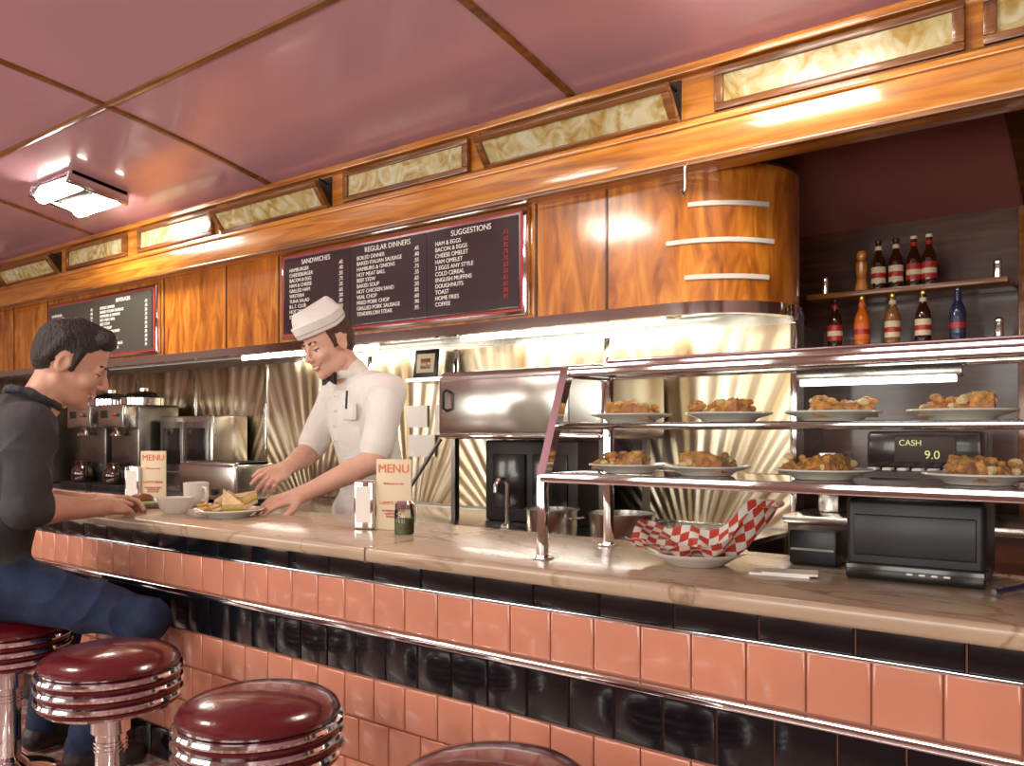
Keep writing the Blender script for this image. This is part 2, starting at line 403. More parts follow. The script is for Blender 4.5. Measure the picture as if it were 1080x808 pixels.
# ------------------------------------------------------------ stools
def stool(x,y,rot=0):
    b=B(); c=(x,y,0)
    b.lathe([(.0,.672),(.05,.671),(.10,.666),(.135,.657),(.155,.645),(.163,.632),(.160,.622),(.150,.618)],c,'burg',48,cap=False)
    for k in range(3):
        z0=.620-k*.029
        b.lathe([(.158,z0),(.168,z0-.003),(.1715,z0-.009),(.168,z0-.015),(.158,z0-.018)],c,'chrome',48,cap=False)
        b.lathe([(.158,z0-.018),(.163,z0-.021),(.163,z0-.026),(.158,z0-.029)],c,'burg',48,cap=False)
    b.lathe([(.158,.533),(.150,.525),(.06,.520),(.045,.505),(.045,.46),(.036,.455),(.036,.26),(.045,.25),(.06,.235),(.10,.222),(.125,.212),(.130,.200)],c,'chrome',40,cap=False)
    b.lathe([(.0,.53),(.152,.53)],c,'chrome',40,cap=False)
    b.lathe([(.0,.2),(.13,.2)],c,'chrome',40,cap=False)
    for zz in (.44,.43,.42): b.lathe([(.036,zz),(.040,zz-.002),(.040,zz-.005),(.036,zz-.007)],c,'chrome',32,cap=False)
    return b.done('bar_stool')
for x in (-.86,-1.475,-2.08,-2.68,-3.28,-3.88,-4.48): stool(x,1.06)
# ------------------------------------------------------------ menu boards
def menuboard(x0,x1,z0,z1,mats,cols,nm):
    e=empty(nm); b=B(); y=2.9
    b.box(x0,x1,y-.03,y-.001,z0,z1,'chrome',.008); 
    b.box(x0+.018,x1-.018,y-.034,y-.028,z0+.018,z1-.018,'redp')
    b.box(x0+.026,x1-.026,y-.036,y-.030,z0+.026,z1-.026,'chrome')
    n=len(cols); w=(x1-x0-.07)/n
    for i in range(n):
        b.box(x0+.035+i*w+.004,x0+.035+(i+1)*w-.004,y-.040,y-.034,z0+.036,z1-.036,mats)
    b.done('frame',e)
    for i,(hd,lines,pr) in enumerate(cols):
        xa=x0+.035+i*w
        if hd: text(hd,(xa+w/2,y-.0415,z1-.075),.036,'txt',e,align='CENTER',name='heading_%d'%i)
        text('\n'.join(lines),(xa+.05,y-.0415,z1-.108),.027,'txt',e,name='items_%d'%i,space=1.02)
        text('\n'.join(pr),(xa+w-.085,y-.0415,z1-.108),.027,'redp' if mats=='board' and i==2 else 'txt',e,name='prices_%d'%i,space=1.02)
S=['HAMBURGER','CHEESEBURGER','BACON & EGG','HAM & CHEESE','GRILLED HAM','WESTERN','TUNA SALAD','B.L.T. CLUB','HOT DOG','STEAK SUB']
D=['BOILED DINNER','BAKED ITALIAN SAUSAGE','HAMBURG & ONIONS','HOT MEAT BALL','BEEF STEW','BAKED SOUP','HOT CHICKEN SAND','VEAL CHOP','FRIED PORK CHOP','GRILLED PORK SAUSAGE','TENDERLOIN STEAK']
G=['HAM & EGGS','BACON & EGGS','CHEESE OMELET','HAM OMELET','2 EGGS ANY STYLE','COLD CEREAL','ENGLISH MUFFINS','DOUGHNUTS','TOAST','HOME FRIES','COFFEE']
pr=['.45','.40','.55','.75','.35','.65','.50','.85','.60','.90','.95']
menuboard(-3.80,-2.15,1.69,2.15,'board',[('SANDWICHES',S,pr[:10]),('REGULAR DINNERS',D,pr),('SUGGESTIONS',G,pr)],'menu_board')
menuboard(-6.55,-5.06,1.69,2.13,'board2',[('',S,pr[:10]),('BEVERAGES',D,pr)],'menu_board')
# ------------------------------------------------------------ ceiling lights
def ceil_light(x,y):
    z=cz(y)
    T=TR(x,y,z,0,math.atan(.09*(y-.5))*-1)
    b=B()
    b.box(-.25,.25,-.17,.17,-.035,.005,'chrome',.008,T)
    b.box(-.25,-.225,-.18,.18,-.085,-.0,'chrome',.006,T); b.box(.225,.25,-.18,.18,-.085,-.0,'chrome',.006,T)
    b.box(-.22,.22,-.04,.04,-.055,-.03,'steel_dk',.005,T)
    for yy in (-.11,.11): b.tube([(-.225,yy,-.064),(.225,yy,-.064)],.040,'lamp',14,T)
    b.done('ceiling_light')
ceil_light(-5.15,2.44); ceil_light(-1.05,2.24); ceil_light(-3.2,.2)
# ------------------------------------------------------------ pie display case
pc=empty('pie_display_case')
xa,xb=-1.063,.12
b=B()
for X in (xa,xb):
    b.box(X-.010,X+.010,1.466,1.486,.928,1.109,'chrome',.003)
    b.box(X-.010,X+.010,1.735,1.755,.928,1.335,'chrome',.003)
    b.add([(X-.010,1.466,1.10),(X+.010,1.466,1.10),(X+.010,1.490,1.10),(X-.010,1.490,1.10),(X-.010,1.560,1.34),(X+.010,1.560,1.34),(X+.010,1.584,1.34),(X-.010,1.584,1.34)],[(0,1,2,3),(4,5,6,7),(0,1,5,4),(1,2,6,5),(2,3,7,6),(3,0,4,7)],'chrome')
    for z,yf in ((1.102,1.476),(1.212,1.525),(1.326,1.57)): b.box(X-.008,X+.008,yf,1.745,z-.008,z+.008,'chrome',.002)
    b.box(X-.018,X+.018,1.458,1.494,.9275,.933,'chrome',.002); b.box(X-.018,X+.018,1.727,1.763,.9275,.933,'chrome',.002)
for z,yf in ((1.102,1.47),(1.330,1.565)):
    b.box(xa,xb,yf-.006,yf+.008,z-.010,z+.010,'chrome',.003)
b.box(xa,xb,1.52,1.528,1.206,1.216,'chrome',.002)
for z in (1.102,1.212,1.330): b.box(xa,xb,1.742,1.756,z-.009,z+.009,'chrome',.003)
b.box(xa,xb,1.735,1.76,1.345,1.37,'chrome',.004)
b.done('chrome_frame',pc)
b=B()
b.box(xa+.008,xb-.008,1.478,1.742,1.104,1.110,'glass'); b.box(xa+.008,xb-.008,1.527,1.742,1.212,1.218,'glass'); b.box(xa+.008,xb-.008,1.573,1.742,1.330,1.337,'glass')
b.add([(xa+.01,1.470,1.112),(xb-.01,1.470,1.112),(xb-.01,1.560,1.322),(xa+.01,1.560,1.322)],[(0,1,2,3)],'glass')
b.done('glass_shelves',pc)
b=B(); b.box(-.60,-.30,1.700,1.738,1.300,1.322,'steel',.003); b.tube([(-.59,1.705,1.297),(-.31,1.705,1.297)],.008,'tube_glint'); b.done('tube_reflection',pc)  # added glowing tube and housing, stand-in for a ceiling light's reflection
def pie(x,y,z,rot,w=.088):
    b=B(); c=(x,y,z+.001)
    b.lathe([(.0,.004),(.045,.004),(.05,.0),(.052,.0),(.058,.006),(w-.004,.014),(w,.016),(w-.001,.019),(.058,.011),(.045,.008),(0,.008)],c,'white',40,cap=False)
    T=TR(x,y,z+.008,rot)
    na,nr=14,12; vs=[];fs=[]
    R=.118; A=math.radians(62)
    def top(i,j):
        a=-A/2+A*i/na; r=.012+(R-.012)*j/nr
        h=.024+.012*math.sin(3*a+r*40)+random.uniform(-.004,.007)+(.006 if j>=nr-1 else 0)-(.014 if j==nr else 0)-(.008 if i in(0,na) else 0)
        return (r*math.cos(a)-.065,r*math.sin(a)*1.15,max(h,.010))
    tp=[[top(i,j) for j in range(nr+1)] for i in range(na+1)]
    for i in range(na+1):
        for j in range(nr+1): vs.append(tp[i][j])
    idx=lambda i,j:i*(nr+1)+j
    for i in range(na):
        for j in range(nr): fs.append((idx(i,j),idx(i+1,j),idx(i+1,j+1),idx(i,j+1)))
    b.add(vs,fs,'crust',T)
    ring=[(i,0) for i in range(na+1)][::-1]+[(0,j) for j in range(1,nr+1)]+[(i,nr) for i in range(1,na+1)]+[(na,j) for j in range(nr-1,0,-1)]
    vs=[];fs=[]
    for (i,j) in ring:
        p=tp[i][j]; vs+=[p,(p[0]*1.05,p[1]*1.05,0)]
    L=len(ring)
    for k in range(L): k2=(k+1)%L; fs.append((2*k,2*k2,2*k2+1,2*k+1))
    b.add(vs,fs,'filling',T)
    for k in range(34):
        a=random.uniform(-A/2,A/2)*1.05; r=random.uniform(.02,R)
        b.ball((r*math.cos(a)-.065,r*math.sin(a)*1.15,random.uniform(.010,.034)),(random.uniform(.006,.013),random.uniform(.006,.012),.007),'crust' if k%4 else 'bread',8,T)
    b.done('pie_plate')
for x,r in ((-.942,.5),(-.716,2.4),(-.508,-.6),(-.29,2.9),(-.06,.4)): pie(x,1.64,1.218,r)
for x,r in ((-.935,2.7),(-.755,.3),(-.52,2.2),(-.26,-.3),(-.03,.7)): pie(x,1.62,1.110,r)
# ------------------------------------------------------------ basket with check paper
b=B(); c=(-.776,1.615,.9275)
b.lathe([(0,.002),(.05,.002),(.055,0),(.06,.002),(.085,.018),(.103,.026),(.105,.029),(.085,.024),(.055,.008),(0,.008)],c,'white',48,cap=False)
b.done('serving_plate')
b=B(); N=48; vs=[]
W,H=.34,.23
for i in range(N+1):
    for j in range(N+1):
        u=(i/N-.5); v=(j/N-.5)
        x=u*W; y=v*H
        r=math.sqrt((x/.10)**2+(y/.085)**2)
        z=.012+.034*max(0,r-.5)**1.1
        z+=.007*math.sin(7*math.atan2(y,x)+1)*min(1,r)+.003*math.sin(x*90+y*60)
        z+=.085*max(0,u)*1.5*max(0,r-.35)+.03*max(0,v)*max(0,r-.5)-.03*max(0,-u)*max(0,r-.8)
        s=1-.10*max(0,r-.8)
        vs.append((x*s,y*s,min(z,.122)))
T=TR(-.755,1.615,.927+.007,math.radians(20))
fr=[];fw=[]
for i in range(N):
    for j in range(N):
        f=(i*(N+1)+j,(i+1)*(N+1)+j,(i+1)*(N+1)+j+1,i*(N+1)+j+1)
        (fr if ((i//3)+(j//4))%2 else fw).append(f)
b.add(vs,fr+fw,'paper',T); M['checkred']=P('check_red',(.60,.05,.03),.6); k=b.mi('checkred')
for q in range(len(fr)): b.m[q]=k
b.done('checkered_basket_liner')
# ------------------------------------------------------------ receipt printer etc
b=B(); T=TR(-.375,1.735,.9275,math.radians(4))
b.box(-.115,.115,-.09,.09,0,.150,'black',.012,T,3); b.box(-.10,.10,-.093,-.088,.045,.120,'black',.003,T); b.box(-.115,.115,-.096,-.05,.0,.032,'rubber',.006,T)
for i in range(4): b.box(-.01+.02*i,0+.02*i,-.0975,-.095,.015,.018,'paper',0,T)
b.done('receipt_printer')
b=B(); T=TR(-.585,1.79,.9275,.05); b.box(-.045,.05,-.05,.05,0,.072,'black',.006,T)
b.box(-.04,.045,-.052,-.045,.03,.034,'steel_dk',0,T)
b.done('card_tray')
b=B(); T=TR(-.585,1.60,.9275,.15); b.box(-.06,.05,-.03,.03,0,.004,'paper',0,T); b.box(-.04,.06,-.035,.02,.004,.008,'paper',0,TR(-.585,1.60,.9275,.3)); b.done('paper_slips')
B().tube([(-.235,1.60,.934),(-.20,1.70,.934)],.005,'blue_gl').done('ballpoint_pen')
# ------------------------------------------------------------ napkin + menus
def menuset(x,y,rz):
    e=empty('menu_card'); T=TR(x,y,.9275,rz)
    b=B(); b.box(-.052,.052,-.003,.003,.0,.195,'card',.001,T); b.done('card',e)
    def tx(s,lx,lz,size,mat):
        o=text(s,T@Vector((lx,-.0038,lz)),size,mat,e,rotz=rz,align='CENTER',name='print')
    tx('MENU',0,.158,.034,'orange'); tx("LAMY'S DINER",0,.070,.0130,'orange'); tx('Welcome to the',0,.125,.009,'orange'); tx('AUTHENTIC DINER\nSANDWICHES\nSODAS & PIE',0,.05,.008,'redp')
    b=B(); T2=TR(x-.098*math.cos(rz),y-.098*math.sin(rz)+.035,.9275,rz)
    b.box(-.03,.03,-.05,.05,0,.135,'chrome',.006,T2,3); b.box(-.022,.022,-.052,-.045,.02,.12,'paper',0,T2); b.box(-.031,-.0295,-.035,.035,.02,.12,'paper',0,T2); b.done('napkin_dispenser')
menuset(-1.70,1.66,math.radians(22))
menuset(-3.14,1.77,math.radians(30))
b=B(); c=(-1.615,1.615,.9275); b.lathe([(0,0),(.023,0),(.024,.004),(.024,.04),(0,.042)],c,'spice',24); b.lathe([(.0255,.0),(.0262,.004),(.0262,.062),(.024,.066)],c,'glass',24,cap=False); b.lathe([(.0255,.066),(.0265,.067),(.0265,.08),(.018,.088),(0,.089)],c,'chrome',24); b.done('pepper_shaker')
# ------------------------------------------------------------ food
def plate(c,R):
    b=B(); b.lathe([(0,.003),(R*.5,.003),(R*.53,0),(R*.58,.0),(R*.68,.010),(R*.97,.020),(R,.023),(R*.97,.025),(R*.66,.014),(R*.55,.007),(0,.007)],c,'white',48,cap=False); return b
b=plate((-2.39,1.60,.9275),.112)
def wedge(b,T,s=.07,h=.042):
    for (z0,z1,m,k) in ((0,.012,'bread',1),(.012,.017,'green',1.04),(.017,.026,'egg',1.0),(.026,h,'bread',1)):
        q=s*k; vs=[(0,0,z0),(q,0,z0),(0,q,z0),(0,0,z1),(q,0,z1),(0,q,z1)]
        b.add(vs,[(0,2,1),(3,4,5),(0,1,4,3),(1,2,5,4),(2,0,3,5)],m,T)
wedge(b,TR(-2.42,1.58,.940,.3,.4),.075); wedge(b,TR(-2.35,1.63,.950,1.9,.0,-.2),.075); wedge(b,TR(-2.40,1.64,.945,3.6,.4,0),.075)
wedge(b,TR(-2.36,1.56,.943,.9,.8),.065)
for k in range(16):
    a=random.uniform(0,6.28); x=-2.42+random.uniform(-.04,.03); y=1.56+random.uniform(-.02,.02); z=.947+random.uniform(0,.02)
    b.tube([(x,y,z),(x+.04*math.cos(a),y+.04*math.sin(a),z+random.uniform(-.002,.012))],.0048,'egg' if k%3 else 'bread',6)
b.done('sandwich_plate')
b=B(); b.lathe([(0,.004),(.03,.004),(.032,0),(.036,.0),(.05,.018),(.058,.042),(.060,.052),(.056,.052),(.048,.022),(.03,.01),(0,.009)],(-2.63,1.56,.9275),'white',40,cap=False); b.lathe([(0,.04),(.053,.04)],(-2.63,1.56,.9275),'cream',32,cap=False); b.done('soup_bowl')
b=B(); c=(-2.83,1.76,.9275); b.lathe([(0,0),(.034,0),(.040,.006),(.044,.03),(.045,.085),(.041,.086),(.040,.02),(0,.012)],c,'white',36,cap=False); b.lathe([(0,.07),(.041,.07)],c,'meat',24,cap=False)
b.tube([(c[0]+.042,c[1],.927+.068),(c[0]+.066,c[1],.927+.066),(c[0]+.072,c[1],.927+.045),(c[0]+.064,c[1],.927+.024),(c[0]+.042,c[1],.927+.02)],.006,'white'); b.done('coffee_mug')
b=plate((-2.92,1.60,.9275),.10); b.ball((-2.92,1.60,.958),(.042,.042,.02),'meat'); b.lathe([(.0,0),(.046,0),(.05,.006),(.046,.012),(0,.012)],(-2.92,1.60,.940),'green',20); b.done('burger_plate')
# ------------------------------------------------------------ back bar
bb=empty('back_bar')
b=B(); b.box(XL+.02,-1.22,2.62,3.36,0,.78,'steel'); b.box(XL+.02,-1.22,2.60,3.37,.78,.80,'steel',.004); 
for x in [XL+.02+.8*i for i in range(10)]: b.box(x,x+.006,2.612,2.62,.1,.76,'dark')
b.done('cabinet',bb)
b=B(); b.box(-2.62,-1.74,2.82,3.34,1.165,1.465,'steel',.035,seg=4); b.box(-2.585,-1.90,2.812,2.822,1.195,1.425,'steel',.006); b.box(-2.60,-1.76,2.812,2.83,1.172,1.185,'chrome',.003)
b.tube([(-2.545,2.81,1.29),(-2.545,2.785,1.30),(-2.545,2.785,1.37),(-2.545,2.81,1.38)],.007,'black')
for x in (-2.59,-1.80): b.box(x-.012,x+.012,2.9,2.93,.801,1.17,'steel_dk'); b.box(x-.012,x+.012,3.25,3.28,.801,1.17,'steel_dk')
b.tube([(-2.60,2.83,1.165),(-2.80,2.72,.815)],.009,'steel_dk'); 
b.done('broiler_oven')
b=B(); b.box(-2.45,-1.95,2.96,3.24,.801,1.16,'black',.01); b.box(-2.40,-2.22,2.95,2.965,.86,1.10,'rubber',.004); b.box(-2.18,-2.0,2.95,2.965,.86,1.10,'rubber',.004); b.done('dark_warmer_niche')  # solid black box stands in for the dark niche around the coffee burners
b=B(); b.lathe([(.03,0),(.03,.01),(.012,.02),(.012,.03)],(-2.18,2.78,.801),'chrome',20)
b.tube([(-2.18,2.78,.82),(-2.18,2.78,.98),(-2.18,2.76,1.0),(-2.18,2.72,1.0),(-2.18,2.70,.98),(-2.18,2.70,.95)],.010,'chrome'); b.tube([(-2.18,2.78,.88),(-2.12,2.76,.90)],.006,'black'); b.done('water_tap')
def pot(x,y,z,r,h):
    b=B(); b.lathe([(0,0),(r*.93,0),(r*.97,.006),(r,h),(r+.008,h+.003),(r+.008,h+.006),(r-.003,h+.004),(r*.95,.01),(0,.008)],(x,y,z),'steel',40,cap=False)
    b.tube([(x+r*.99,y-.02,z+h*.7),(x+r+.03,y-.02,z+h*.75),(x+r+.03,y+.02,z+h*.75),(x+r*.99,y+.02,z+h*.7)],.004,'chrome',8); b.done('steel_pan')
pot(-1.90,2.70,.801,.10,.095); pot(-1.60,2.72,.801,.12,.095)
b=B(); b.box(-4.50,-3.95,2.68,2.95,.82,1.03,'steel',.03,seg=4); 
for k in range(4): b.box(-4.42+.13*k,-4.34+.13*k,2.72,2.91,1.028,1.032,'dark'); b.lathe([(0,0),(.018,0),(.016,.02),(0,.02)],(0,0,0),'black',16,TR(-4.38+.13*k,2.68,.87,0,math.pi/2))
for x in (-4.46,-4.0): b.box(x-.02,x+.02,2.7,2.93,.801,.825,'black')
b.done('toaster')
for X in (-6.15,-5.70,-7.0):
    b=B(); b.box(X-.19,X+.19,3.0,3.3,.801,1.38,'steel_dk',.02); b.box(X-.17,X+.17,2.90,3.0,1.22,1.38,'steel',.01); b.box(X-.18,X+.18,2.86,3.0,.801,.84,'black',.006)
    b.lathe([(0,0),(.06,0),(.075,.03),(.07,.08),(.045,.115),(.05,.14)],(X,2.93,.845),'brown_gl',28,cap=False); b.tube([(X+.05,2.93,.97),(X+.10,2.91,.95),(X+.10,2.91,.89),(X+.07,2.93,.87)],.008,'black')
    b.lathe([(0,0),(.05,0),(.03,.03),(.012,.05)],(X,2.95,1.17),'chrome',20); b.box(X-.12,X-.04,2.895,2.902,1.29,1.34,'black',.002); b.ball((X+.06,2.896,1.31),.014,'red',10); b.ball((X+.11,2.896,1.31),.014,'black',10)
    b.lathe([(.15,0),(.15,.05),(.10,.085),(.03,.10),(.03,.12),(0,.125)],(X,3.14,1.38),'chrome',28)
    b.done('coffee_brewer')
b=B(); b.box(-5.42,-4.80,3.1,3.36,.801,1.30,'steel',.012)
for k in range(2):
    x0=-5.39+k*.29; b.box(x0,x0+.27,3.088,3.1,.84,1.26,'steel_dk',.004); b.box(x0+.03,x0+.24,3.084,3.09,.98,1.22,'rubber',.003); b.tube([(x0+.05,3.088,.93),(x0+.05,3.065,.93),(x0+.22,3.065,.93),(x0+.22,3.088,.93)],.007,'chrome')
b.done('steel_cabinet')
b=B(); T=TR(-3.10,3.26,1.48,0,-.12); b.box(-.085,.085,-.012,.0,0,.15,'black',.004,T); b.box(-.062,.062,-.0135,-.011,.025,.125,'cream',0,T); b.box(-.035,.035,-.0142,-.013,.045,.10,'amber_gl',0,T)
b.box(-.13,.13,-.02,.11,-.02,0,'steel',0,TR(-3.10,3.26,1.48)); b.done('framed_photo')
b=B(); 
for k,(x,z,w,h) in enumerate(((-3.28,1.28,.16,.12),(-3.08,1.26,.12,.16),(-3.24,1.12,.2,.12))): b.box(x-w/2,x+w/2,3.372-.002*k,3.378-.002*k,z-h/2,z+h/2,'paper')
b.done('wall_notices')
for x0,x1 in ((-4.6,-3.3),(-2.8,-1.6)):
    b=B(); b.box(x0,x1,3.10,3.20,1.66,1.689,'steel',.004); b.tube([(x0+.05,3.15,1.650),(x1-.05,3.15,1.650)],.012,'lamp'); b.done('hood_light')
# ------------------------------------------------------------ recess shelves and bottles
b=B(); b.box(-1.19,-.47,3.50,3.745,1.735,1.757,'wood_trim',.004); b.done('wall_shelf')
b=B(); b.box(-1.19,-.47,3.46,3.745,1.515,1.537,'wood_trim',.004); b.done('wall_shelf')
b=B(); b.box(-.46,-.38,3.66,3.745,.0,2.04,'wood_trim',.01); b.done('wood_column')
def bottle(x,y,z,h,r,body,label,cap,style=0):
    b=B(); c=(x,y,z+.001)
    b.lathe([(0,.004),(r*.9,.0),(r,.006),(r,h*.52),(r*.92,h*.60),(r*.5,h*.74),(r*.40,h*.80),(r*.38,h*.95)],c,body,24,cap=False)
    b.lathe([(r*1.02,h*.14),(r*1.02,h*.46)],c,label,24,cap=False); b.lathe([(r*.50,h*.80),(r*.44,h*.88)],c,label,20,cap=False)
    b.lathe([(r*1.03,h*.24),(r*1.03,h*.34)],c,'red' if label!='red' else 'cream',24,cap=False)
    b.lathe([(r*.44,h*.94),(r*.48,h*.95),(r*.44,h),(0,h)],c,cap,20,cap=False); b.done('soda_bottle' if style==0 else 'sauce_bottle')
for x,bo,la,ca in ((-1.09,'brown_gl','red','black'),(-.985,'orange_gl','orange','gold'),(-.87,'amber_gl','cream','gold'),(-.76,'brown_gl','cream','gold'),(-.64,'blue_gl','blue_gl','blue_gl')):
    bottle(x,3.55,1.537,.197,.029,bo,la,ca)
for x,bo,la,ca in ((-.93,'brown_gl','cream','black'),(-.865,'brown_gl','cream','black'),(-.80,'brown_gl','red','cream'),(-.745,'brown_gl','red','cream')):
    bottle(x,3.58,1.757,.20,.027,bo,la,ca,1)
b=B(); b.lathe([(0,0),(.026,0),(.027,.02),(.018,.05),(.022,.09),(.024,.12),(.014,.13),(.02,.145),(.016,.165),(0,.17)],(-.995,3.58,1.758),'wood_x',24,cap=False); b.done('pepper_mill')
for x,y,z in ((-1.13,3.55,1.758),(-.51,3.56,1.758),(-.50,3.52,1.538)):
    b=B(); b.lathe([(0,0),(.014,0),(.016,.01),(.014,.05),(.015,.052),(.015,.066),(.008,.074),(0,.075)],(x,y,z),'chrome',20); b.done('salt_shaker')
b=B(); b.box(-1.14,XR-.02,3.15,3.64,0,.86,'wood_dk',.0); b.box(-1.15,XR-.02,3.12,3.65,.86,.89,'steel',.004); b.done('rear_counter')
e=empty('cash_register'); b=B(); b.box(-.92,-.50,3.22,3.55,.891,1.06,'black',.02); b.box(-.90,-.52,3.30,3.52,1.06,1.20,'rubber',.015); b.box(-.80,-.60,3.288,3.302,1.09,1.18,'dark',.003)
for i in range(6):
    for j in range(3): b.box(-.88+.05*i,-.85+.05*i,3.24+.018*j,3.252+.018*j,1.06,1.068,'paper')
b.done('body',e)
text('CASH',(-.785,3.286,1.148),.030,'green_led',e,name='label'); text('9.0',(-.70,3.286,1.102),.042,'green_led',e,name='digits')
b=B(); b.box(-1.08,-1.0,3.3,3.5,.891,1.12,'steel',.01); b.done('straw_dispenser')
# ------------------------------------------------------------ HUMANS
def nrm(v): v=np.array(v,float); return v/np.linalg.norm(v)
class Hm:
    def __init__(s): s.p=[]
    def c(s,a,b_,ra,rb,m,k=.02): s.p.append(('c',np.array(a,float),np.array(b_,float),ra,rb,m,k))
    def e(s,c,r,R,m,k=.02,sub=False): s.p.append(('s' if sub else 'e',np.array(c,float),np.array(r,float),np.array(R,float),None,m,k))
    def dist(s,p,V):
        if p[0]=='c':
            a,b_,ra,rb=p[1:5]; ba=b_-a; pa=V-a; h=np.clip(pa@ba/max(ba@ba,1e-9),0,1)
            return np.linalg.norm(pa-h[:,None]*ba,axis=1)-(ra+(rb-ra)*h)
        q=(V-p[1])@p[3]; r=p[2]
        k0=np.linalg.norm(q/r,axis=1); k1=np.linalg.norm(q/(r*r),axis=1)+1e-9
        return k0*(k0-1)/k1
    def sdf(s,V):
        d=None
        for p in s.p:
            di=s.dist(p,V); k=p[6]
            if p[0]=='s':
                h=np.clip(.5-.5*(d+di)/k,0,1); d=d*(1-h)+(-di)*h+k*h*(1-h); continue
            if d is None: d=di; continue
            h=np.clip(.5+.5*(di-d)/k,0,1); d=di*(1-h)+d*h-k*h*(1-h)
        return d
    def near(s,C):
        best=np.full(len(C),1e9); mi=np.zeros(len(C),int)
        for p in s.p:
            if p[0]=='s': continue
            d=s.dist(p,C); w=d<best; best[w]=d[w]; mi[w]=p[5]
        return mi
    def build(s,name,mats,voxel=.005,parent=None,cloth=(0,)):
        bm=bmesh.new()
        for p in s.p:
            if p[0]=='s': continue
            r=bmesh.ops.create_uvsphere(bm,u_segments=20,v_segments=14,radius=1)['verts']
            if p[0]=='c':
                a,b_,ra,rb=p[1:5]; t=nrm(b_-a) if np.linalg.norm(b_-a)>1e-6 else np.array([0,0,1.])
                q=Vector(t).to_track_quat('Z','Y')
                for v in r:
                    o=q@v.co
                    v.co=(Vector(b_)+o*rb) if v.co.z>=0 else (Vector(a)+o*ra)
            else:
                R=Matrix(p[3].tolist())
                for v in r: v.co=Vector(p[1])+R@Vector((v.co.x*p[2][0],v.co.y*p[2][1],v.co.z*p[2][2]))
        me=bpy.data.meshes.new('tmp'); bm.to_mesh(me); bm.free()
        o=bpy.data.objects.new('tmp',me); sc.collection.objects.link(o)
        md=o.modifiers.new('r','REMESH'); md.mode='VOXEL'; md.voxel_size=voxel
        dg=bpy.context.evaluated_depsgraph_get(); m2=bpy.data.meshes.new_from_object(o.evaluated_get(dg))
        bpy.data.objects.remove(o)
        nv=len(m2.vertices); V=np.empty(nv*3); m2.vertices.foreach_get('co',V); V=V.reshape(-1,3)
        for it in range(4):
            N=np.empty(nv*3); m2.vertices.foreach_get('normal',N); N=N.reshape(-1,3)
            d=np.clip(s.sdf(V),-.012,.012); V=V-N*d[:,None]*.8
            m2.vertices.foreach_set('co',V.ravel()); m2.update()
        N=np.empty(nv*3); m2.vertices.foreach_get('normal',N); N=N.reshape(-1,3)
        w=np.isin(s.near(V),cloth).astype(float)
        x,y,z=V[:,0],V[:,1],V[:,2]
        p1=24*(z*.75+x*.45-y*.35)+2.2*np.sin(11*x+5*z)+1.6*np.sin(14*y-9*z)
        p2=19*(z*.5-x*.7+y*.5)+2.0*np.sin(10*y+7*z)+1.5*np.sin(12*x)
        e1=np.clip(.5+.7*np.sin(8*x+9*z+6*y),0,1); e2=np.clip(.5+.7*np.sin(7*y-10*z+9*x+2),0,1)
        f=.011*(1-np.abs(np.sin(p1)))**2*e1+.010*(1-np.abs(np.sin(p2)))**2*e2
        V=V+N*(f*w)[:,None]; m2.vertices.foreach_set('co',V.ravel()); m2.update()
        nf=len(m2.polygons); C=np.empty(nf*3); m2.polygons.foreach_get('center',C); C=C.reshape(-1,3)
        mi=s.near(C)
        m2.materials.clear()
        for m in mats: m2.materials.append(M[m])
        m2.polygons.foreach_set('material_index',mi.astype(np.int32)); m2.polygons.foreach_set('use_smooth',[True]*nf); m2.update()
        o=bpy.data.objects.new(name,m2); sc.collection.objects.link(o); o.modifiers.new('s','SMOOTH').iterations=1
        if parent: o.parent=parent
        return o
def frameR(f,up=(0,0,1)):
    y=nrm(f); x=nrm(np.cross(y,np.array(up,float))); z=np.cross(x,y); return np.stack([x,y,z],1)
def headR(yawv,pitch,roll):
    f=nrm((yawv[0],yawv[1],0)); R=frameR(f)
    cp,sp=math.cos(pitch),math.sin(pitch); Rx=np.array([[1,0,0],[0,cp,-sp],[0,sp,cp]])
    cr,sr=math.cos(roll),math.sin(roll); Ry=np.array([[cr,0,sr],[0,1,0],[-sr,0,cr]])
    return R@Ry@Rx
